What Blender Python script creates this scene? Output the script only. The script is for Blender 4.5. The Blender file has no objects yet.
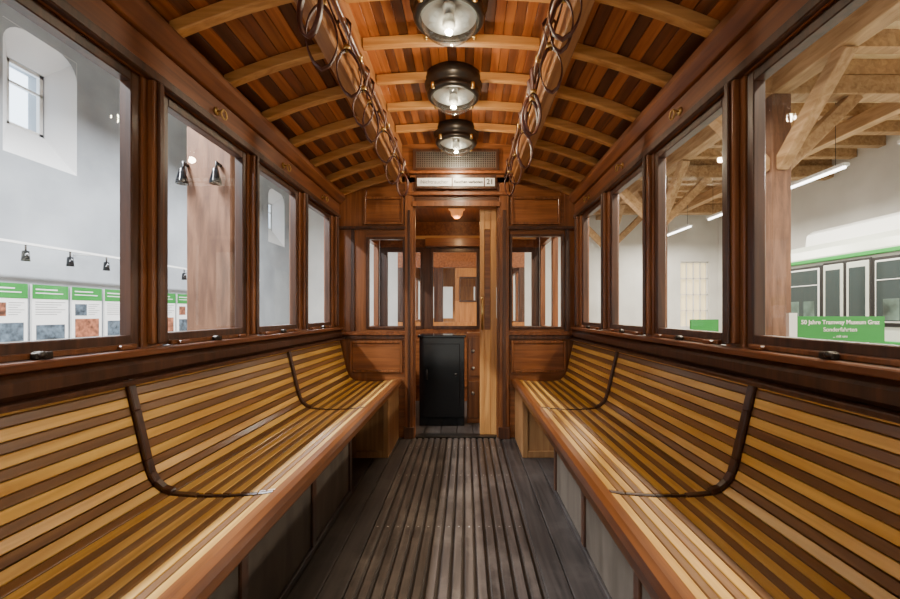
import bpy, bmesh, math, random
from mathutils import Vector, Matrix
random.seed(4)
scene=bpy.context.scene
# ------------------------------------------------------------ materials
def newmat(name):
    m=bpy.data.materials.new(name); m.use_nodes=True
    nt=m.node_tree; b=nt.nodes['Principled BSDF']
    return m,nt,b
def plain(name,col,rough=.5,metal=0,noise=.0,nscale=6,spec=.5):
    m,nt,b=newmat(name)
    b.inputs['Roughness'].default_value=rough; b.inputs['Metallic'].default_value=metal
    b.inputs['Specular IOR Level'].default_value=spec
    if noise>0:
        tc=nt.nodes.new('ShaderNodeTexCoord'); n=nt.nodes.new('ShaderNodeTexNoise')
        n.inputs['Scale'].default_value=nscale; n.inputs['Detail'].default_value=5
        nt.links.new(tc.outputs['Object'],n.inputs['Vector'])
        r=nt.nodes.new('ShaderNodeValToRGB')
        r.color_ramp.elements[0].position=.3; r.color_ramp.elements[1].position=.7
        r.color_ramp.elements[0].color=tuple(c*(1-noise) for c in col)+(1,)
        r.color_ramp.elements[1].color=tuple(min(1,c*(1+noise*.5)) for c in col)+(1,)
        nt.links.new(n.outputs['Fac'],r.inputs['Fac']); nt.links.new(r.outputs['Color'],b.inputs['Base Color'])
    else: b.inputs['Base Color'].default_value=col+(1,)
    return m
def wood(name,c1,c2,axis='Y',rough=.35,var=.25,coat=.25,grain=22,wear=None):
    m,nt,b=newmat(name); L=nt.links
    tc=nt.nodes.new('ShaderNodeTexCoord'); mp=nt.nodes.new('ShaderNodeMapping')
    sc={'X':(1.3,grain,grain),'Y':(grain,1.3,grain),'Z':(grain,grain,1.3)}[axis]
    mp.inputs['Scale'].default_value=sc
    geo=nt.nodes.new('ShaderNodeNewGeometry')
    add=nt.nodes.new('ShaderNodeVectorMath'); add.operation='ADD'
    ms=nt.nodes.new('ShaderNodeMath'); ms.operation='MULTIPLY'; ms.inputs[1].default_value=37
    L.new(geo.outputs['Random Per Island'],ms.inputs[0])
    L.new(tc.outputs['Object'],mp.inputs['Vector']); L.new(mp.outputs[0],add.inputs[0]); L.new(ms.outputs[0],add.inputs[1])
    n=nt.nodes.new('ShaderNodeTexNoise'); n.inputs['Scale'].default_value=1.6; n.inputs['Detail'].default_value=7; n.inputs['Distortion'].default_value=.6
    L.new(add.outputs[0],n.inputs['Vector'])
    r=nt.nodes.new('ShaderNodeValToRGB'); e=r.color_ramp.elements
    e[0].position=.32; e[1].position=.68; e[0].color=c1+(1,); e[1].color=c2+(1,)
    L.new(n.outputs['Fac'],r.inputs['Fac'])
    hsv=nt.nodes.new('ShaderNodeHueSaturation')
    mr=nt.nodes.new('ShaderNodeMapRange'); mr.inputs['To Min'].default_value=1-var; mr.inputs['To Max'].default_value=1+var
    L.new(geo.outputs['Random Per Island'],mr.inputs['Value']); L.new(mr.outputs[0],hsv.inputs['Value'])
    L.new(r.outputs['Color'],hsv.inputs['Color'])
    if wear:
        n2=nt.nodes.new('ShaderNodeTexNoise'); n2.inputs['Scale'].default_value=3.2; n2.inputs['Detail'].default_value=6; n2.inputs['Roughness'].default_value=.7
        L.new(tc.outputs['Object'],n2.inputs['Vector'])
        r2=nt.nodes.new('ShaderNodeValToRGB'); r2.color_ramp.elements[0].position=.48; r2.color_ramp.elements[1].position=.72
        L.new(n2.outputs['Fac'],r2.inputs['Fac'])
        mx=nt.nodes.new('ShaderNodeMix'); mx.data_type='RGBA'
        L.new(r2.outputs['Color'],mx.inputs[0]); L.new(hsv.outputs[0],mx.inputs[6]); mx.inputs[7].default_value=wear+(1,)
        L.new(mx.outputs[2],b.inputs['Base Color'])
    else: L.new(hsv.outputs[0],b.inputs['Base Color'])
    b.inputs['Roughness'].default_value=rough; b.inputs['Coat Weight'].default_value=coat; b.inputs['Coat Roughness'].default_value=.18
    bp=nt.nodes.new('ShaderNodeBump'); bp.inputs['Strength'].default_value=.12; bp.inputs['Distance'].default_value=.004
    L.new(n.outputs['Fac'],bp.inputs['Height']); L.new(bp.outputs[0],b.inputs['Normal'])
    return m
def emit(name,col,s):
    m,nt,b=newmat(name); b.inputs['Base Color'].default_value=col+(1,)
    b.inputs['Emission Color'].default_value=col+(1,); b.inputs['Emission Strength'].default_value=s
    return m
def glassmat(name,tint=(1,1,1),base=.03,edge=.45,rough=.01):
    m=bpy.data.materials.new(name); m.use_nodes=True; nt=m.node_tree; nt.nodes.clear()
    o=nt.nodes.new('ShaderNodeOutputMaterial'); mx=nt.nodes.new('ShaderNodeMixShader')
    t=nt.nodes.new('ShaderNodeBsdfTransparent'); g=nt.nodes.new('ShaderNodeBsdfGlossy'); f=nt.nodes.new('ShaderNodeLayerWeight')
    t.inputs[0].default_value=tint+(1,); g.inputs['Roughness'].default_value=rough
    pw=nt.nodes.new('ShaderNodeMath'); pw.operation='POWER'; pw.inputs[1].default_value=5
    mm=nt.nodes.new('ShaderNodeMath'); mm.operation='MULTIPLY_ADD'; mm.inputs[1].default_value=edge; mm.inputs[2].default_value=base
    nt.links.new(f.outputs['Facing'],pw.inputs[0]); nt.links.new(pw.outputs[0],mm.inputs[0]); nt.links.new(mm.outputs[0],mx.inputs[0])
    nt.links.new(t.outputs[0],mx.inputs[1]); nt.links.new(g.outputs[0],mx.inputs[2]); nt.links.new(mx.outputs[0],o.inputs[0])
    return m
W_Y=wood('oak_brown_y',(.115,.031,.008),(.25,.082,.023),'Y')
W_Z=wood('oak_brown_z',(.125,.038,.010),(.27,.095,.028),'Z',var=.15)
W_X=wood('oak_brown_x',(.13,.040,.010),(.28,.098,.028),'X',var=.15)
W_DK=wood('dark_frame_wood',(.035,.013,.007),(.09,.034,.015),'Z',var=.15)
W_PAN=wood('panel_wood',(.15,.044,.011),(.30,.105,.030),'X',var=.12)
W_RIB=wood('rib_wood',(.46,.20,.052),(.70,.37,.12),'X',var=.12,rough=.45)
W_BEAM=wood('beam_wood',(.26,.10,.03),(.43,.20,.065),'Y',var=.05,rough=.4)
W_PLK=wood('ceiling_planks',(.25,.066,.014),(.46,.155,.038),'Y',var=.30,rough=.4)
W_PLK2=wood('ceiling_planks_dark',(.085,.026,.010),(.20,.062,.020),'Y',var=.4,rough=.4)
S_LT=wood('slat_light',(.58,.29,.045),(.86,.52,.125),'Y',var=.12,rough=.33,coat=.35)
S_DK=wood('slat_dark',(.14,.060,.020),(.26,.125,.042),'Y',var=.22,rough=.33,coat=.35)
W_NOSE=wood('nosing_wood',(.15,.047,.011),(.27,.095,.024),'Y',var=.06,rough=.28,coat=.4)
W_BOX=wood('box_wood',(.26,.12,.045),(.40,.21,.085),'Z',var=.1)
W_DOOR=wood('door_wood',(.42,.18,.05),(.64,.33,.105),'Z',var=.1)
PLY=wood('ply_panel',(.075,.058,.042),(.15,.12,.092),'Z',rough=.55,var=.2,coat=0,grain=6)
FL_R=wood('floor_rib',(.034,.026,.022),(.090,.069,.058),'Y',var=.18,rough=.38,coat=.12,wear=(.145,.115,.095))
FL_B=wood('floor_board',(.020,.016,.015),(.054,.043,.038),'Y',var=.15,rough=.45,coat=.05,wear=(.080,.066,.058))
BLACK=plain('black_lacquer',(.006,.007,.009),.12)
DKMET=plain('dark_metal',(.06,.052,.045),.35,.85)
STEEL=plain('steel',(.45,.44,.42),.3,1)
BRASS=plain('brass',(.55,.36,.13),.3,1)
LEATH=plain('leather',(.10,.026,.017),.45,0,.3,30)
GLASS=glassmat('window_glass')
WHITE=plain('white_paint',(.80,.80,.78),.5)
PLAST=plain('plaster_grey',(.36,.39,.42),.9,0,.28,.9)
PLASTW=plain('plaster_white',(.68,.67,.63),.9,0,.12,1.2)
NICHE=plain('plaster_reveal_lit',(.86,.87,.88),.9,0,.05,1.2)  # reveal made whiter than the wall: window light put into the colour
CONC=plain('concrete_floor',(.30,.29,.27),.7,0,.2,2)
GREEN=plain('green_print',(.018,.24,.035),.5)
BLUEP=plain('photo_print_a',(.10,.14,.18),.5,0,.85,14)
REDP=plain('photo_print_b',(.34,.12,.06),.5,0,.85,14)
GREY=plain('grey_ink',(.25,.25,.25),.6)
INK=plain('black_ink',(.01,.01,.01),.6)
TIMB=wood('hall_timber',(.28,.16,.07),(.48,.31,.16),'Y',var=.15,rough=.7,coat=0,grain=8)
TIMBD=wood('hall_post_timber',(.085,.038,.020),(.18,.088,.046),'Z',var=.1,rough=.75,coat=0,grain=8)
CREAM=wood('hall_ceiling_boards',(.56,.40,.21),(.74,.58,.35),'X',var=.1,rough=.8,coat=0,grain=5)
TUBE=emit('fluorescent_tube',(1,.97,.9),9)
OPAL=glassmat('lamp_glass',(.80,.83,.84),.16,.6,.08)
MESH=plain('vent_mesh',(.05,.04,.03),.6)
# ------------------------------------------------------------ mesh builder
class B:
    def __init__(s,name,parent=None,bevel=0):
        s.n=name; s.v=[]; s.f=[]; s.mi=[]; s.mats=[]; s.p=parent; s.bv=bevel; s.sm=[]
    def m(s,mat):
        if mat not in s.mats: s.mats.append(mat)
        return s.mats.index(mat)
    def add(s,vs,fs,mat,smooth=False):
        o=len(s.v); s.v+= [tuple(v) for v in vs]; k=s.m(mat)
        for f in fs: s.f.append([i+o for i in f]); s.mi.append(k); s.sm.append(smooth)
    def box(s,x0,x1,y0,y1,z0,z1,mat):
        if x0>x1:x0,x1=x1,x0
        if y0>y1:y0,y1=y1,y0
        if z0>z1:z0,z1=z1,z0
        s.add([(x0,y0,z0),(x1,y0,z0),(x1,y1,z0),(x0,y1,z0),(x0,y0,z1),(x1,y0,z1),(x1,y1,z1),(x0,y1,z1)],
              [(0,3,2,1),(4,5,6,7),(0,1,5,4),(1,2,6,5),(2,3,7,6),(3,0,4,7)],mat)
    def prism(s,poly,y0,y1,mat,smooth=False):
        n=len(poly)
        vs=[(x,y0,z) for x,z in poly]+[(x,y1,z) for x,z in poly]
        fs=[tuple(range(n)),tuple(range(2*n-1,n-1,-1))]+[(i,(i+1)%n+0,(i+1)%n+n,i+n) for i in range(n)]
        s.add(vs,fs,mat,smooth)
    def beam(s,p0,p1,w,h,mat):
        p0=Vector(p0);p1=Vector(p1);d=(p1-p0).normalized()
        up=Vector((0,0,1)) if abs(d.z)<.95 else Vector((0,1,0))
        a=d.cross(up).normalized(); b=a.cross(d).normalized()
        vs=[]
        for p in(p0,p1):
            for i,j in((-1,-1),(1,-1),(1,1),(-1,1)): vs.append(p+a*i*w/2+b*j*h/2)
        s.add(vs,[(0,1,2,3),(7,6,5,4),(0,4,5,1),(1,5,6,2),(2,6,7,3),(3,7,4,0)],mat)
    def tube(s,pts,r,mat,n=8,closed=False):
        pts=[Vector(p) for p in pts]; N=len(pts); vs=[]
        for i,p in enumerate(pts):
            if closed: d=pts[(i+1)%N]-pts[i-1]
            else: d=pts[min(i+1,N-1)]-pts[max(i-1,0)]
            d.normalize(); up=Vector((0,0,1)) if abs(d.z)<.9 else Vector((1,0,0))
            if closed or N>2: up=Vector((1,0,0)) if abs(d.x)<.9 else Vector((0,0,1))
            a=d.cross(up).normalized(); b=a.cross(d)
            for k in range(n):
                t=2*math.pi*k/n; vs.append(p+(a*math.cos(t)+b*math.sin(t))*r)
        fs=[]
        for i in range(N if closed else N-1):
            j=(i+1)%N
            for k in range(n): fs.append((i*n+k,i*n+(k+1)%n,j*n+(k+1)%n,j*n+k))
        if not closed: fs+= [tuple(range(n-1,-1,-1)),tuple(range((N-1)*n,N*n))]
        s.add(vs,fs,mat,True)
    def ribbon(s,pts,wdir,w,t,mat):
        pts=[Vector(p) for p in pts]; N=len(pts); vs=[]
        for i,p in enumerate(pts):
            d=(pts[(i+1)%N]-pts[i-1]).normalized(); nn=d.cross(wdir).normalized()
            for a,b in((-1,-1),(1,-1),(1,1),(-1,1)): vs.append(p+wdir*a*w/2+nn*b*t/2)
        fs=[]
        for i in range(N):
            j=(i+1)%N
            for k in range(4): fs.append((i*4+k,i*4+(k+1)%4,j*4+(k+1)%4,j*4+k))
        s.add(vs,fs,mat,True)
    def lathe(s,c,prof,mat,n=32,axis='Z'):
        vs=[];c=Vector(c)
        for r,z in prof:
            for k in range(n):
                t=2*math.pi*k/n
                if axis=='Z': vs.append(c+Vector((r*math.cos(t),r*math.sin(t),z)))
                elif axis=='X': vs.append(c+Vector((z,r*math.cos(t),r*math.sin(t))))
                else: vs.append(c+Vector((r*math.cos(t),z,r*math.sin(t))))
        fs=[(i*n+k,i*n+(k+1)%n,(i+1)*n+(k+1)%n,(i+1)*n+k) for i in range(len(prof)-1) for k in range(n)]
        s.add(vs,fs,mat,True)
    def done(s):
        me=bpy.data.meshes.new(s.n); me.from_pydata(s.v,[],s.f)
        for mt in s.mats: me.materials.append(mt)
        me.polygons.foreach_set('material_index',s.mi); me.polygons.foreach_set('use_smooth',s.sm)
        bm=bmesh.new(); bm.from_mesh(me); bmesh.ops.recalc_face_normals(bm,faces=bm.faces); bm.to_mesh(me); bm.free()
        ob=bpy.data.objects.new(s.n,me); scene.collection.objects.link(ob)
        if s.p: ob.parent=s.p
        if s.bv:
            md=ob.modifiers.new('bevel','BEVEL'); md.width=s.bv; md.segments=1; md.limit_method='ANGLE'; md.angle_limit=math.radians(50)
        return ob
def empty(name):
    e=bpy.data.objects.new(name,None); scene.collection.objects.link(e); return e
def text(name,body,loc,rot,size,mat,parent,align='CENTER'):
    c=bpy.data.curves.new(name,'FONT'); c.body=body; c.size=size; c.align_x=align; c.align_y='CENTER'; c.extrude=.0008
    c.materials.append(mat); o=bpy.data.objects.new(name,c); o.location=loc; o.rotation_euler=rot
    scene.collection.objects.link(o); o.parent=parent; return o
# ------------------------------------------------------------ tram shell
HW=1.05; YB=3.53; Y0=-1.3
b=B('floor',bevel=.002)
b.box(-1.12,1.12,Y0,5.05,-.06,-.012,FL_B)
for xa,xb in((-.615,-.50),(-.495,-.40),(.40,.495),(.50,.615)):
    b.box(xa,xb,Y0,3.52,-.012,0,FL_B)
b.box(-1.04,-.62,Y0,3.52,-.012,0,FL_B); b.box(.62,1.04,Y0,3.52,-.012,0,FL_B)
x=-.39
while x<.37:
    b.box(x,x+.034,Y0,3.50,-.012,.006,FL_R)
    x+=.052
for yy in(1.30,2.05,2.70,3.25):
    for i in range(15): b.lathe((-.373+.052*i,yy,.0065),[(0,.0008),(.005,.0006),(.006,-.001)],STEEL,8)
for i in range(12): b.box(-.9+i*.15,-.76+i*.15,3.62,5.0,-.012,.0,FL_B)
b.box(-.36,.345,3.52,3.62,-.012,.012,DKMET)
b.done()
OPEN=[(-1.15,-.32),(-.2,.6),(.70,1.395),(1.495,2.075),(2.165,2.715),(2.845,3.375)]
wi=1
for sx,side in((-1,'left'),(1,'right')):
    b=B('wall_'+side,bevel=.004)
    X0,X1=sx*HW,sx*1.12
    b.box(X0,X1,Y0,YB,-.05,.955,W_Y)
    b.box(X0,X1,Y0,YB,1.93,2.20,W_Y)
    ys=[Y0]+[v for o in OPEN for v in o]+[YB]
    for i in range(0,len(ys),2): b.box(X0,X1,ys[i],ys[i+1],.955,1.93,W_Z)
    for i in range(2,len(ys)-1,2):
        yc=(ys[i]+ys[i+1])/2
        b.box(sx*1.052,sx*1.028,yc-.028,yc+.028,.99,1.93,W_Z)
        b.box(sx*1.03,sx*1.018,yc-.012,yc+.012,.99,1.93,W_DK)
    b.box(sx*1.052,sx*1.025,Y0,YB,1.93,1.965,W_DK)
    b.box(sx*1.052,sx*1.035,Y0,YB,1.965,2.06,W_Y)
    b.prism([(sx*1.052,2.06),(sx*1.02,2.06),(sx*.985,2.105),(sx*.985,2.14),(sx*1.052,2.14)],Y0,YB,W_Y)
    b.box(sx*1.06,sx*1.000,Y0,YB,.955,.978,W_Y)
    b.prism([(sx*1.052,.885),(sx*1.02,.885),(sx*1.005,.90),(sx*1.005,.93),(sx*1.03,.955),(sx*1.052,.955)],Y0,YB,W_DK)
    b.done()
    for (ya,yb) in OPEN:
        w=empty('window_%d'%wi); wi+=1
        f=B('frame',w,bevel=.003)
        xa,xb=sx*1.058,sx*1.10; t=.035
        f.box(xa,xb,ya+.002,ya+t,.98,1.928,W_DK); f.box(xa,xb,yb-t,yb-.002,.98,1.928,W_DK)
        f.box(xa,xb,ya+t,yb-t,.98,1.025,W_DK); f.box(xa,xb,ya+t,yb-t,1.89,1.928,W_DK)
        f.box(sx*1.04,sx*1.058,ya+.03,yb-.03,.979,.996,W_Z)
        yc=(ya+yb)/2
        f.box(sx*1.04,sx*1.020,yc-.022,yc+.022,.979,.998,DKMET)
        f.tube([(sx*1.01,yc-.012,.992),(sx*1.04,yc-.012,.992)],.009,DKMET)
        f.box(sx*1.045,sx*1.025,ya+.06,ya+.11,.979,.994,W_Y)
        f.box(sx*1.045,sx*1.025,yb-.11,yb-.06,.979,.994,W_Y)
        f.done()
        g=B('glass',w); xg=sx*1.08
        g.add([(xg,ya+t,1.025),(xg,yb-t,1.025),(xg,yb-t,1.89),(xg,ya+t,1.89)],[(0,1,2,3)],GLASS); g.done()
        h=B('brass_ring',w); yh=yc
        h.lathe((sx*1.033,yh,2.0),[(0,-.004*sx),(.018,-.004*sx),(.018,.002*sx),(0,.002*sx)],BRASS,16,'X')
        h.tube([(sx*1.03,yh,2.0),(sx*1.005,yh,2.0)],.005,BRASS)
        cx=sx*1.0
        h.tube([(cx,yh+.02*math.cos(t2),1.985+.02*math.sin(t2)) for t2 in [2*math.pi*k/16 for k in range(16)]],.004,BRASS,6,True)
        h.done()
# ------------------------------------------------------------ ceiling
def zo(x): return 2.40-.2086*x*x
def zc(x): return 2.605-.10*x*x
c=B('ceiling',bevel=.0015)
def plank(xa,xb,zf,ya,yb,mat,th=.012,off=0):
    c.prism([(xa,zf(xa)+off),(xb,zf(xb)+off),(xb,zf(xb)+off+th),(xa,zf(xa)+off+th)],ya,yb,mat)
RY=[1.5+.335*i for i in range(-8,7)]
seg=[Y0,.2,1.5,2.84,YB]
PT=(W_PLK,W_PLK2,W_PLK,W_PLK2,W_PLK,W_PLK,W_PLK2)
for k in range(len(seg)-1):
    ya,yb=seg[k],min(seg[k+1],YB)
    for sx in(-1,1):
        x=.56;i=0
        while x<1.05:
            xe=min(x+.052,1.06); plank(sx*x,sx*(xe-.003),zo,ya,yb,PT[(i+k)%7]); x+=.052;i+=1
    x=-.484;i=0
    while x<.48:
        plank(x,x+.049,zc,ya,yb,PT[(i+2*k)%7]); x+=.0509;i+=1
for sx in(-1,1):
    c.prism([(sx*.55,2.40),(sx*1.13,2.20),(sx*1.13,2.25),(sx*.55,2.45)],Y0,5.05,W_DK)
c.box(-.56,.56,Y0,5.05,2.63,2.67,W_DK)
c.done()
r=B('ceiling_ribs',bevel=.004)
for y in RY:
    if y<Y0 or y>YB-.02: continue
    for sx in(-1,1):
        n=8; pts=[.555+(1.02-.555)*i/n for i in range(n+1)]
        poly=[(sx*p,zo(p)-.052) for p in pts]+[(sx*p,zo(p)) for p in reversed(pts)]
        r.prism(poly,y-.021,y+.021,W_RIB)
    n=8; pts=[-.478+.956*i/n for i in range(n+1)]
    r.prism([(p,zc(p)-.05) for p in pts]+[(p,zc(p)) for p in reversed(pts)],y-.02,y+.02,W_RIB)
r.done()
for sx in(-1,1):
    bm_=B('ceiling_beam',bevel=.006)
    bm_.box(sx*.482,sx*.555,Y0,YB-.002,2.245,2.62,W_BEAM)
    bm_.box(sx*.470,sx*.484,Y0,YB-.002,2.44,2.47,W_Y)
    bm_.done()
    hr=B('hand_rail'); xr=sx*.425; zr=2.30
    hr.tube([(xr,Y0,zr),(xr,YB-.01,zr)],.014,W_Y,12)
    for y in [-.8,-.13,.54,1.21,1.88,2.55,3.22]:
        hr.tube([(xr,y,zr),(xr+sx*.02,y,zr+.035),(sx*.484,y,zr+.06)],.008,BRASS,8)
        hr.tube([(xr,y-.012,zr),(xr,y+.012,zr)],.02,BRASS,12)
        hr.lathe((sx*.483,y,zr+.06),[(0,-.008*sx),(.022,-.004*sx),(.022,0)],BRASS,14,'X')
    hr.done()
    for i,y in enumerate([.55,.93,1.32,1.40,1.66,1.98,2.08,2.40,2.78,3.15]):
        st=B('hand_strap'); L=random.uniform(.27,.34); wd=random.uniform(.032,.05)
        ph=random.uniform(-.55,.55)
        wr=.021
        pts=[]
        def P(sn,q):
            if q<.35: return sn*(wr*(1-q/.35)+.006)
            return sn*(.006+wd*math.sin(math.pi*(q-.35)/.66)**.7)
        prof=[]
        K=20
        for k in range(K+1):
            q=k/K; prof.append((P(1,q) if k<K else 0,-L*q))
        for k in range(K-1,-1,-1):
            q=k/K; prof.append((P(-1,q),-L*q))
        for a in (3*math.pi/4+.0,math.pi/2,math.pi/4): prof.append((wr*math.cos(a),wr*math.sin(a)))
        u=Vector((math.cos(ph),math.sin(ph),0)); wv=Vector((-math.sin(ph),math.cos(ph),0))
        lean=random.uniform(-.10,.10); lx=random.uniform(-.05,.10)*-sx
        for (a,z) in prof: pts.append(Vector((xr+lx*(-z),y+lean*(-z),zr+z))+u*a)
        st.ribbon(pts,wv,.022,.0045,LEATH)
        zk=L*.33
        st.ribbon([Vector((xr+lx*zk,y+lean*zk,zr-zk))+u*(.013*math.cos(t))+wv*(.014*math.sin(t)) for t in [2*math.pi*k/12 for k in range(12)]],Vector((0,0,1)),.02,.004,BRASS)
        st.done()
    cd=B('pull_cord'); pts=[]
    for k in range(81):
        y=Y0+.05+(YB-.1-Y0)*k/80; ph=(y+1.3)/.67
        pts.append((xr+sx*.034,y,zr+.06-.05*abs(math.sin(math.pi*ph))))
    cd.tube(pts,.005,LEATH,6); cd.done()
# lamps
BULB=plain('bulb_glass',(.75,.73,.68),.2)
REFL=plain('lamp_reflector',(.50,.50,.48),.28,.9)
for y in(1.88,2.56,3.27):
    e=empty('ceiling_lamp'); z=2.585
    a=B('housing',e)
    a.lathe((0,y,z),[(0,.015),(.180,.015),(.186,-.02),(.182,-.045),(.165,-.058),(.158,-.075),(.168,-.085),(.168,-.10),(.158,-.112),(.140,-.116),(.134,-.110),(.134,-.06)],DKMET,40)
    for k in range(4):
        t=math.pi/4+k*math.pi/2
        a.lathe((.172*math.cos(t),y+.172*math.sin(t),z-.10),[(.0,-.016),(.012,-.012),(.012,.02)],BRASS,10)
    a.lathe((0,y,z-.03),[(0,0),(.10,-.005),(.132,-.06)],REFL,32)
    a.lathe((0,y,z-.07),[(0,-.02),(.025,-.02),(.03,.03)],STEEL,16)
    a.done()
    g=B('glass_dome',e)
    pr=[(.134*math.cos(t)**.8 if t<1.57 else 0,-.108-.085*math.sin(t)) for t in [math.pi/2*k/10 for k in range(11)]]
    g.lathe((0,y,z),pr,OPAL,36); g.done()
    h=B('bulb',e); h.lathe((0,y,z-.10),[(.0,-.055),(.02,-.05),(.032,-.03),(.03,-.005),(.016,.02),(.016,.05)],BULB,16); h.done()
    l=bpy.data.lights.new('warm_point','POINT'); l.energy=11; l.color=(1,.84,.60); l.shadow_soft_size=.025  # added warm fill below the unlit bulb, brightens the interior
    o=bpy.data.objects.new('warm_point',l); o.location=(0,y,2.35); scene.collection.objects.link(o); o.parent=e
# ------------------------------------------------------------ benches
PROF=[(1.030,.885),(1.005,.78),(.968,.62),(.955,.575),(.938,.545),(.912,.522),(.880,.510),(.80,.503),(.70,.503),(.60,.510),(.548,.518)]
def arc(prof):
    L=[0]
    for i in range(1,len(prof)): L.append(L[-1]+math.dist(prof[i-1],prof[i]))
    return L
AL=arc(PROF)
def at(s):
    for i in range(1,len(AL)):
        if s<=AL[i]+1e-9:
            t=(s-AL[i-1])/(AL[i]-AL[i-1]); a,b_=PROF[i-1],PROF[i]
            return (a[0]+(b_[0]-a[0])*t,a[1]+(b_[1]-a[1])*t)
    return PROF[-1]
SEC=[(-1.2,.12),(.14,1.295),(1.325,2.465),(2.495,3.50)]
for sx in(-1,1):
    e=empty('tram_bench')
    s=B('slats',e,bevel=.002)
    NS=25; la,lb=.54,.46; unit=AL[-1]/(13*la+12*lb)
    for (ya,yb) in SEC:
        cur=0
        for i in range(NS):
            wd_=unit*(la if i%2==0 else lb)
            s0,s1=cur+.0012,cur+wd_-.0012; cur+=wd_
            (xa,za)=at(s0); (xb,zb)=at(s1)
            n=Vector((xb-xa,zb-za)).normalized(); nn=Vector((n.y,-n.x))
            if nn.y>0 or nn.x<0: nn=-nn
            if nn.y>0: nn=Vector((abs(nn.x),-abs(nn.y)))
            t=.016
            poly=[(sx*xa,za),(sx*xb,zb),(sx*(xb+nn.x*t),zb+nn.y*t),(sx*(xa+nn.x*t),za+nn.y*t)]
            s.prism(poly,ya,yb,S_LT if i%2==0 else S_DK)
    s.done()
    f=B('frame',e,bevel=.004)
    f.prism([(sx*.55,.52),(sx*.515,.527),(sx*.495,.522),(sx*.483,.507),(sx*.483,.480),(sx*.495,.463),(sx*.55,.463)],-1.2,3.515,W_NOSE)
    f.box(sx*.56,sx*.585,-1.2,3.515,.40,.485,W_Y)
    f.box(sx*.60,sx*1.0,-1.2,3.515,.468,.480,W_DK)
    f.box(sx*.985,sx*1.046,-1.2,3.515,.868,.884,W_DK)
    for y in(.13,1.31,2.48):
        for i in range(len(PROF)-1):
            a,b_=PROF[i],PROF[i+1]; d=Vector((b_[0]-a[0],b_[1]-a[1])).normalized(); nv=Vector((-d.y,d.x))
            if nv.y<0: nv=-nv
            hh=.014 if i<6 else .004; w=.013
            if i>6: w=.006; hh=.002
            q=[(sx*a[0],a[1]-.004),(sx*b_[0],b_[1]-.004),(sx*(b_[0]-abs(nv.x)*hh),b_[1]+abs(nv.y)*hh),(sx*(a[0]-abs(nv.x)*hh),a[1]+abs(nv.y)*hh)]
            f.prism(q,y-w,y+w,W_DK)
    f.done()
    u=B('base',e,bevel=.003)
    yy_=[-1.1,-.4,.1,.68,1.26,1.84,2.42]
    for ya,yb in zip(yy_[:-1],yy_[1:]): u.box(sx*.625,sx*.64,ya,yb,.0,.462,PLY)
    for y in yy_:
        u.box(sx*.615,sx*.66,y-.022,y+.022,.0,.462,W_DK)
    u.box(sx*.612,sx*.64,-1.2,2.42,.0,.035,FL_B)
    u.box(sx*.612,sx*.64,-1.2,2.42,.41,.462,W_DK)
    u.box(sx*.51,sx*.80,3.05,3.52,.0,.462,W_BOX)
    for xa,xb in((.51,.55),(.76,.80)): u.box(sx*xa,sx*xb,3.035,3.05,.0,.462,W_BOX)
    u.box(sx*.55,sx*.76,3.035,3.05,.0,.05,W_BOX); u.box(sx*.55,sx*.76,3.035,3.05,.41,.462,W_BOX)
    u.box(sx*.97,sx*1.04,-1.2,3.5,.0,.10,W_DK)
    u.done()
# ------------------------------------------------------------ bulkhead
def panel(b,x0,x1,z0,z1,y=YB,fr=.022):
    b.box(x0,x1,y-.012,y,z0,z1,W_PAN)
    for a in((x0-fr,x0,z0-fr,z1+fr),(x1,x1+fr,z0-fr,z1+fr),(x0,x1,z0-fr,z0),(x0,x1,z1,z1+fr)):
        b.box(a[0],a[1],y-.022,y,a[2],a[3],W_Z)
b=B('wall_end',bevel=.003)
Y1=YB+.05
b.box(-1.12,-.80,YB,Y1,0,2.24,W_Z); b.box(-.455,-.37,YB,Y1,0,2.30,W_Z)
b.box(-.80,-.455,YB,Y1,0,.96,W_X); b.box(-.80,-.455,YB,Y1,1.77,2.30,W_X)
b.box(.354,.465,YB,Y1,0,2.30,W_Z); b.box(.945,1.12,YB,Y1,0,2.24,W_Z)
b.box(.465,.945,YB,Y1,0,.96,W_X); b.box(.465,.945,YB,Y1,1.795,2.30,W_X)
b.box(-.56,.56,YB,Y1,2.25,2.62,W_X); b.box(-.37,.354,YB,Y1,2.035,2.25,W_X)
panel(b,-.80,-.49,1.90,2.10); panel(b,.50,.89,1.90,2.10)
panel(b,-.92,-.50,.60,.835); panel(b,.50,.94,.60,.835)
for x0,x1 in((-1.04,-.45),(.45,1.04)):
    b.box(x0,x1,YB-.035,YB,1.835,1.86,W_DK); b.box(x0,x1,YB-.03,YB,.905,.94,W_Y); b.box(x0,x1,YB-.02,YB,.87,.905,W_DK)
for x0,x1 in((-.93,-.90),(.955,.985)): b.box(x0,x1,YB-.02,YB,.94,1.835,W_DK)
for x0,x1 in((-.455,-.385),(.375,.455)):
    b.box(x0,x1,YB-.03,YB,0,2.24,W_Z); b.box(x0+.025,x1-.025,YB-.04,YB-.03,.1,2.0,W_DK)
    b.box(x0-.01,x1+.01,YB-.045,YB,0,.10,W_DK)
b.box(-.40,.39,YB-.03,YB,2.035,2.075,W_Z); b.box(-.47,.47,YB-.04,YB,2.13,2.16,W_Y)
b.box(-.47,.47,YB-.04,YB,2.32,2.345,W_Y)
for sx in(-1,1):
    n=8; pts=[.56+.47*i/n for i in range(n+1)]
    b.prism([(sx*p,zo(p)-.06) for p in pts]+[(sx*p,zo(p)) for p in reversed(pts)],YB-.03,YB,W_RIB)
b.done()
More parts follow.
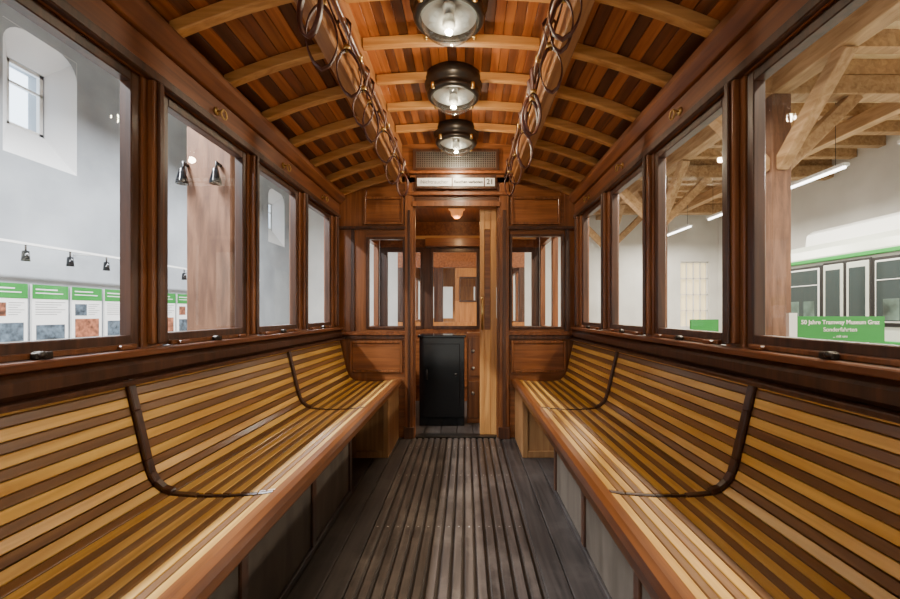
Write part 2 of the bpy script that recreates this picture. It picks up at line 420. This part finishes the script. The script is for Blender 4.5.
for (x0,x1,z0,z1) in((-.80,-.455,.96,1.77),(.465,.945,.96,1.795)):
    w=empty('window_%d'%wi); wi+=1
    f=B('frame',w,bevel=.003)
    t=.022
    for a in((x0+.001,x0+t,z0,z1),(x1-t,x1-.001,z0,z1),(x0+t,x1-t,z0,z0+t),(x0+t,x1-t,z1-t,z1)): f.box(a[0],a[1],YB-.015,Y1-.01,a[2]+.001,a[3]-.001,W_DK)
    f.done()
    g=B('glass',w); g.add([(x0+t,YB+.02,z0+t),(x1-t,YB+.02,z0+t),(x1-t,YB+.02,z1-t),(x0+t,YB+.02,z1-t)],[(0,1,2,3)],GLASS); g.done()
v=B('vent_grille')
v.box(-.36,.345,YB-.012,YB-.002,2.375,2.515,MESH)
for i in range(36): v.box(-.355+i*.0198,-.349+i*.0198,YB-.018,YB-.012,2.375,2.515,STEEL)
for i in range(8): v.box(-.36,.345,YB-.021,YB-.017,2.378+i*.019,2.383+i*.019,STEEL)
for a in((-.385,-.36,2.355,2.535),(.345,.37,2.355,2.535),(-.36,.345,2.355,2.375),(-.36,.345,2.515,2.535)): v.box(a[0],a[1],YB-.025,YB-.002,a[2],a[3],W_DK)
v.done()
sg=empty('notice_sign'); s=B('board',sg)
s.box(-.36,.345,YB-.045,YB-.03,2.185,2.305,W_DK); s.box(-.345,-.045,YB-.05,YB-.045,2.205,2.275,WHITE)
s.box(-.035,.235,YB-.05,YB-.045,2.205,2.275,WHITE); s.box(.245,.33,YB-.05,YB-.045,2.205,2.275,WHITE); s.done()
R=(math.pi/2,0,0)
text('text_1','Nichtraucher',(-.195,YB-.052,2.24),R,.045,GREY,sg)
t2_=text('text_2','Rauchen verboten',(.10,YB-.052,2.24),R,.034,INK,sg); t2_.data.offset=.0008
t3_=text('text_3','21',(.288,YB-.052,2.24),R,.062,INK,sg); t3_.data.offset=.001
d=empty('door_1'); l=B('leaf',d,bevel=.003)
l.box(.205,.245,YB+.055,YB+.09,.01,2.03,W_DOOR); l.box(.30,.353,YB+.055,YB+.09,.01,2.03,W_DOOR)
l.box(.245,.30,YB+.055,YB+.09,.01,.95,W_DOOR); l.box(.245,.30,YB+.055,YB+.09,1.85,2.03,W_DOOR)
l.box(.245,.30,YB+.065,YB+.08,.95,1.85,W_PAN)
l.done()
l=B('pull_handle',d); l.tube([(.225,YB+.03,.95),(.225,YB+.03,1.25)],.009,BRASS); l.tube([(.225,YB+.03,.97),(.225,YB+.06,.97)],.006,BRASS); l.tube([(.225,YB+.03,1.23),(.225,YB+.06,1.23)],.006,BRASS); l.done()
# ------------------------------------------------------------ platform beyond
p=B('wall_platform',bevel=.003)
for sx in(-1,1):
    p.box(sx*1.0,sx*1.06,Y1,5.0,0,.95,W_X); p.box(sx*1.0,sx*1.06,Y1,5.0,1.93,2.24,W_Y)
    for y in(Y1,4.25,4.93): p.box(sx*1.0,sx*1.06,y,y+.07,.95,1.93,W_Z)
p.box(-1.0,1.0,5.0,5.06,0,.90,W_Y); p.box(-1.0,1.0,5.0,5.06,1.92,2.6,W_Y)
for a,c_ in((-1.0,-.93),(-.46,-.36),(.24,.34),(.93,1.0)): p.box(a,c_,5.0,5.06,.90,1.92,W_DK)
for a,c_ in((-.93,-.46),(-.36,.24),(.34,.93)):
    p.box(a,c_,4.99,5.03,.90,.94,W_DK); p.box(a,c_,4.99,5.03,1.86,1.92,W_DK)
    p.box(a,a+.03,4.99,5.03,.94,1.86,W_DK); p.box(c_-.03,c_,4.99,5.03,.94,1.86,W_DK)
p.box(-.95,.95,3.60,5.0,2.24,2.28,W_PLK2)
for x0 in(-.9,-.3,.3): panel(p,x0,x0+.5,.2,.75,4.998)
p.box(-.42,.32,4.9,5.0,1.92,2.02,W_PAN); p.box(-.95,.95,4.96,5.0,2.02,2.06,W_RIB)
p.done()
for a,c_ in((-.93,-.46),(-.36,.24),(.34,.93)):
    w=empty('window_%d'%wi); wi+=1
    g=B('glass',w); g.add([(a,5.015,.94),(c_,5.015,.94),(c_,5.015,1.88),(a,5.015,1.88)],[(0,1,2,3)],GLASS); g.done()
k=B('control_cabinet',bevel=.006)
k.box(-.375,.065,3.90,4.20,0,.86,BLACK); k.box(-.39,.08,3.88,4.22,.86,.885,BLACK)
k.box(-.33,.02,3.892,3.90,.08,.80,BLACK)
k.tube([(-.30,3.885,.45),(-.30,3.885,.55)],.008,DKMET); k.lathe((-.02,3.892,.5),[(0,-.01),(.014,-.008),(.014,0)],DKMET,12,'Y')
k.done()
k=B('platform_locker',bevel=.004)
k.box(.09,.34,4.0,4.25,0,.90,W_PAN)
k.box(.10,.33,3.985,4.0,.05,.42,W_Z); k.box(.10,.33,3.985,4.0,.47,.86,W_Z)
for z in(.3,.55,.72): k.lathe((.15,3.98,z),[(0,-.015),(.015,-.01),(.018,.005)],STEEL,12,'Y')
k.done()
e=empty('platform_lamp')
k=B('shade',e); k.lathe((-.02,4.3,2.24),[(.09,0),(.09,-.03),(.07,-.04),(.06,-.09),(.03,-.12),(0,-.125)],emit('amber_lamp',(.7,.28,.08),.5),24); k.done()
l=bpy.data.lights.new('warm_point','POINT'); l.energy=5; l.color=(1,.62,.30); l.shadow_soft_size=.04
o=bpy.data.objects.new('warm_point',l); o.location=(-.02,4.3,2.06); scene.collection.objects.link(o); o.parent=e
# coupled wooden car seen through the platform
CARW=wood('car_wood',(.30,.105,.025),(.50,.20,.05),'Z',var=.1)
t_=B('tram_car',bevel=.005)
t_.box(-1.05,1.05,6.6,6.68,-.3,.95,CARW); t_.box(-1.05,1.05,6.6,6.68,1.85,2.5,W_Y)
for a,c_ in((-1.05,-.95),(-.45,-.3),(.3,.45),(.95,1.05)): t_.box(a,c_,6.6,6.68,.95,1.85,W_DK)
t_.box(-.1,.3,6.61,6.67,.95,1.30,CARW); t_.box(-.1,.3,6.61,6.67,1.68,1.85,CARW); t_.box(-.1,-.02,6.61,6.67,1.30,1.68,CARW); t_.box(.24,.3,6.61,6.67,1.30,1.68,CARW)
for a in((-.03,.25,1.28,1.31),(-.03,.25,1.67,1.70),(-.03,-.01,1.31,1.67),(.23,.25,1.31,1.67)): t_.box(a[0],a[1],6.595,6.61,a[2],a[3],W_DK)
for sx in(-1,1): t_.box(sx*1.0,sx*1.05,6.68,11.5,-.3,.95,W_Y); t_.box(sx*1.0,sx*1.05,6.68,11.5,1.85,2.5,W_Y)
for sx in(-1,1):
    for y in(7.4,8.2,9,9.8,10.6,11.4): t_.box(sx*1.0,sx*1.05,y,y+.1,.95,1.85,W_Z)
t_.box(-1.05,1.05,6.6,11.5,2.5,2.58,WHITE); t_.box(-1.05,1.05,6.6,11.5,-.35,-.3,FL_B)
t_.box(-1.0,1.0,11.4,11.5,-.3,.95,CARW); t_.box(-1.0,1.0,11.4,11.5,1.85,2.5,CARW); t_.box(-.3,.3,11.4,11.5,.95,1.85,CARW)
for sx in(-1,1):
    for y in(7.6,10.4): t_.lathe((sx*.75,y,-.5),[(0,-.06),(.30,-.06),(.30,.06),(0,.06)],DKMET,28,'X')
t_.box(-.7,.7,7.3,10.7,-.45,-.35,DKMET)
t_.done()
# ------------------------------------------------------------ museum hall
GZ=-.8
b=B('floor_hall'); b.box(-6.6,9.3,-7,14.5,GZ-.1,GZ,CONC); b.done()
def wall_x(name,xa,xb,ya,yb,za,zb,holes,mat):
    w=B(name); y=ya
    for h in sorted(holes):
        w.box(xa,xb,y,h[0],za,zb,mat); w.box(xa,xb,h[0],h[1],za,h[2],mat); w.box(xa,xb,h[0],h[1],h[3],zb,mat); y=h[1]
    w.box(xa,xb,y,yb,za,zb,mat); return w
H=[(5.25,6.25,3.24,5.0),(12.3,13.4,3.3,5.0)]
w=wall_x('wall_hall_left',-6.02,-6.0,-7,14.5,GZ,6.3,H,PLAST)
HI=[]
for (a,c_,z0,z1) in H:
    ia,ic,i0,i1=a+.35,c_-.15,z0+.52,z1-.3; xo,xi=-6.0,-6.35
    O=[(xo,a,z0),(xo,c_,z0),(xo,c_,z1),(xo,a,z1)]; I=[(xi,ia,i0),(xi,ic,i0),(xi,ic,i1),(xi,ia,i1)]
    w.add(O+I,[(0,1,5,4),(1,2,6,5),(2,3,7,6),(3,0,4,7)],NICHE); HI.append((ia,ic,i0,i1))
    for (ye,sg_) in ((a,1),(c_,-1)):
        rr=.30; pts=[(-6.003,ye,z1)]
        for q in range(7):
            t=math.pi/2*q/6
            pts.append((-6.003,ye+sg_*rr*(1-math.sin(t)),z1-rr*(1-math.cos(t))))
        w.add(pts,[(0,i,i+1) for i in range(1,7)],PLAST)
w.done()
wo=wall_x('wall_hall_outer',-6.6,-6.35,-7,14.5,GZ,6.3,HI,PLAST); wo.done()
for (a,c_,z0,z1) in HI:
    e=empty('window_%d'%wi); wi+=1
    f=B('frame',e)
    xx=(-6.42,-6.37)
    f.box(*xx,a,a+.05,z0,z1,WHITE); f.box(*xx,c_-.05,c_,z0,z1,WHITE); f.box(*xx,a,c_,z0,z0+.05,WHITE); f.box(*xx,a,c_,z1-.05,z1,WHITE)
    f.box(*xx,a,c_,z1-.33,z1-.30,WHITE); f.done()
    g=B('glass',e); g.add([(-6.4,a,z0),(-6.4,c_,z0),(-6.4,c_,z1),(-6.4,a,z1)],[(0,1,2,3)],GLASS); g.done()
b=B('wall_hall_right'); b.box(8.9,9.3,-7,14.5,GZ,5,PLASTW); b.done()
b=B('wall_hall_far')
b.box(-6.6,7.6,14,14.4,GZ,6.3,PLASTW); b.box(8.6,9.3,14,14.4,GZ,6.3,PLASTW); b.box(7.6,8.6,14,14.4,GZ,.6,PLASTW); b.box(7.6,8.6,14,14.4,2.9,6.3,PLASTW); b.done()
e=empty('window_%d'%wi); wi+=1
f=B('frame',e)
for i in range(5): f.box(7.6+i*.24,7.64+i*.24,14.1,14.15,.6,2.9,WHITE)
for i in range(5): f.box(7.6,8.6,14.1,14.15,.6+i*.565,.64+i*.565,WHITE)
f.done()
g=B('curtain',e); g.add([(7.6,14.25,.6),(8.6,14.25,.6),(8.6,14.25,2.9),(7.6,14.25,2.9)],[(0,1,2,3)],emit('lit_curtain',(1,.84,.5),.8)); g.done()
b=B('wall_hall_back'); b.box(-6.6,9.3,-7.3,-7,GZ,6.3,PLASTW); b.done()
b=B('ceiling_hall'); b.box(0,9.3,-7,14.4,4.85,4.95,CREAM); b.box(-6.6,0,-7,14.4,6.25,6.35,PLASTW); b.box(-.05,.05,-7,14.4,4.85,6.3,PLASTW); b.done()
b=B('ceiling_joists')
y=-6.5
while y<13.8: b.box(.06,8.88,y,y+.16,4.62,4.85,TIMB); y+=.62
b.done()
tp=B('timber_truss',bevel=.01)
for y in(-1.0,6.0,9.6,13.0):
    tp.box(4.57,4.85,y-.14,y+.14,GZ,4.32,TIMBD)
    for q in(-1,1):
        if y+q*1.3>13.9: continue
        tp.beam((4.71,y+q*.1,3.25),(4.71,y+q*1.15,4.35),.16,.18,TIMB)
    tp.beam((4.8,y,3.25),(5.9,y,4.35),.18,.18,TIMB); tp.beam((4.6,y,3.25),(3.5,y,4.35),.18,.18,TIMB)
    tp.box(.3,8.8,y-.13,y+.13,4.32,4.60,TIMB)
tp.box(4.58,4.84,-6.5,13.9,4.33,4.61,TIMB); tp.box(7.0,7.2,-6.5,13.9,4.36,4.61,TIMB); tp.box(2.6,2.8,-6.5,13.9,4.36,4.61,TIMB)
tp.done()
pp=B('timber_post',bevel=.015)
pp.box(-3.0,-2.5,4.4,4.9,GZ,6.25,TIMBD); pp.done()
for x in(-2.98,-2.62):
    s=B('spot_lamp'); 
    s.tube([(x,4.398,2.72),(x,4.33,2.72)],.02,BLACK); s.tube([(x,4.33,2.74),(x,4.33,2.64)],.015,BLACK)
    s.lathe((x,4.31,2.56),[(0,.10),(.03,.09),(.04,.04),(.06,-.04),(.062,-.07),(.05,-.07),(0,-.03)],BLACK,18); s.done()
for i in range(11):
    y=4.45+i*.56; e=empty('exhibition_poster'); s=B('board',e)
    s.box(-5.99,-5.96,y,y+.50,-.35,1.50,WHITE); s.box(-5.96,-5.955,y,y+.50,1.30,1.50,GREEN)
    s.box(-5.955,-5.953,y+.04,y+.34,1.425,1.442,WHITE); s.box(-5.955,-5.953,y+.04,y+.42,1.375,1.388,WHITE)
    if i%2:
        s.box(-5.96,-5.956,y+.05,y+.24,1.06,1.24,REDP if i%3 else BLUEP)
        for k in range(6): s.box(-5.96,-5.957,y+.27,y+.46-.04*(k%3),1.235-k*.032,1.243-k*.032,GREY)
    else:
        for k in range(6): s.box(-5.96,-5.957,y+.04,y+.46-.06*(k%3),1.25-k*.035,1.259-k*.035,GREY)
    s.box(-5.96,-5.956,y+.05,y+.45,.72,1.01-.04*(i%3),BLUEP if i%3 else REDP); s.box(-5.96,-5.956,y+.05,y+.26,.40,.66,BLUEP)
    s.done()
tr=B('lamp_track')
tr.box(-5.62,-5.58,3.6,11,1.98,2.01,WHITE)
for y in(3.7,6.2,8.7,10.9): tr.tube([(-5.6,y,2.0),(-6.0,y,2.0)],.012,WHITE)
tr.done()
for i in range(12):
    y=4.0+i*.58; s=B('spot_lamp'); s.tube([(-5.6,y,1.979),(-5.6,y,1.90)],.010,DKMET)
    s.lathe((-5.6,y,1.82),[(0,.09),(.035,.08),(.04,0),(.045,-.05),(0,-.03)],BLACK,14); s.done()
def fluo(x,y,z,L,energy,hang,col):
    e=empty('fluorescent_lamp'); s=B('fitting',e)
    s.box(x-.06,x+.06,y,y+L,z+.02,z+.07,WHITE); s.tube([(x,y+.02,z),(x,y+L-.02,z)],.022,TUBE,10)
    for yy in(y+.2,y+L-.2): s.tube([(x,yy,z+.07),(x,yy,hang)],.005,DKMET,6)
    s.done()
    l=bpy.data.lights.new('tube_light','AREA'); l.shape='RECTANGLE'; l.size=.25; l.size_y=L; l.energy=energy; l.color=col; l.spread=math.pi
    o=bpy.data.objects.new('tube_light',l); o.location=(x,y+L/2,z-.04); scene.collection.objects.link(o); o.parent=e
for y in(-4.6,-2.5,.0,2.2,4.4,6.75,9.1,11.4): fluo(6.5,y,3.57,1.5,175,4.85,(1,.93,.80))
for y in(-3,0.2,1.9,3.8,7,10): fluo(2.9,y,4.1,1.5,165,4.85,(1,.89,.70))  # added row, out of view above the windows, lights the tram from the right
for y in(-4,-.4,1.3,3.2,6,9): fluo(-3.6,y,4.25,1.5,340,6.25,(.95,.97,1))  # another unseen row, added as light for the left hall and windows
e=empty('museum_banner'); s=B('board',e)
s.box(2.55,3.22,3.0,3.02,.88,1.075,GREEN); s.box(2.5,2.56,2.995,3.025,.86,1.10,WHITE)
for x in(2.7,3.05): s.tube([(x,3.03,GZ),(x,3.03,.9)],.015,STEEL)
s.box(2.55,3.22,2.99,3.06,GZ,GZ+.03,STEEL)
s.done()
tb=text('text_1','50 Jahre Tramway Museum Graz',(2.885,2.998,1.03),R,.044,WHITE,e); tb.data.offset=.0008
text('text_2','Sonderfahrten',(2.885,2.998,.975),R,.044,WHITE,e)
text('text_3','... mit uns',(2.885,2.998,.925),R,.028,WHITE,e)
e=empty('museum_banner'); s=B('board',e)
s.box(2.55,2.86,4.4,4.42,.80,1.03,GREEN); s.tube([(2.7,4.43,GZ),(2.7,4.43,.85)],.015,STEEL); s.box(2.5,2.9,4.35,4.5,GZ,GZ+.03,STEEL); s.done()
# modern tram on next track
m=B('city_tram',bevel=.015)
LG=plain('tram_paint',(.50,.54,.47),.35); DG=plain('tram_window',(.035,.05,.05),.06); LG2=plain('tram_roof_paint',(.66,.67,.64),.4)
RUB=plain('rubber_trim',(.01,.01,.01),.5); SEAT=plain('tram_interior',(.10,.16,.13),.5,0,.8,3)
m.prism([(7.35,-.5),(7.30,.6),(7.33,2.25),(7.40,2.42),(7.55,2.55),(8.5,2.55),(8.70,2.4),(8.78,-.5)],3.0,9.3,LG)
m.prism([(7.62,2.55),(7.66,2.82),(7.80,2.90),(8.35,2.90),(8.45,2.55)],3.4,8.9,LG2)
m.box(7.285,7.33,3.05,9.25,.86,2.08,RUB)
y=3.12;i=0
while y<8.9:
    if i%3==1:
        m.box(7.275,7.32,y,y+.95,-.35,2.10,RUB)
        for q in(0,.49):
            m.box(7.262,7.29,y+.02+q,y+.44+q,-.30,2.05,LG)
            m.box(7.255,7.28,y+.07+q,y+.39+q,.05,1.95,DG)
    else:
        m.box(7.268,7.30,y+.03,y+.92,.93,2.02,LG2); m.box(7.262,7.30,y+.055,y+.895,.955,1.995,DG)
        m.box(7.256,7.28,y+.055,y+.895,1.66,1.685,LG2)
        for q in(.12,.50): m.box(7.2605,7.28,y+q,y+q+.28,.97,1.35,SEAT)
    y+=1.0;i+=1
m.box(7.28,7.31,3.0,9.3,2.14,2.22,GREEN); m.box(7.285,7.31,3.0,9.3,.30,.62,GREEN)
m.box(7.27,7.32,3.0,9.3,-.5,-.38,RUB)
for y in(4.2,7.9): m.lathe((7.5,y,-.45),[(0,-.08),(.33,-.08),(.33,.08),(0,.08)],DKMET,28,'X')
m.box(7.5,8.6,3.4,8.9,-.75,-.5,DKMET)
m.done()
# world
wd=bpy.data.worlds.new('sky'); scene.world=wd; wd.use_nodes=True
bg=wd.node_tree.nodes['Background']; bg.inputs[0].default_value=(.72,.86,1,1); bg.inputs[1].default_value=6
# camera
cam=bpy.data.cameras.new('camera'); cam.sensor_width=36; cam.lens=16; cam.shift_x=-16/900; cam.shift_y=13.5/900; cam.clip_start=.02
co=bpy.data.objects.new('camera',cam); co.location=(.08,0,1.10); co.rotation_euler=(math.pi/2,0,0); scene.collection.objects.link(co); scene.camera=co
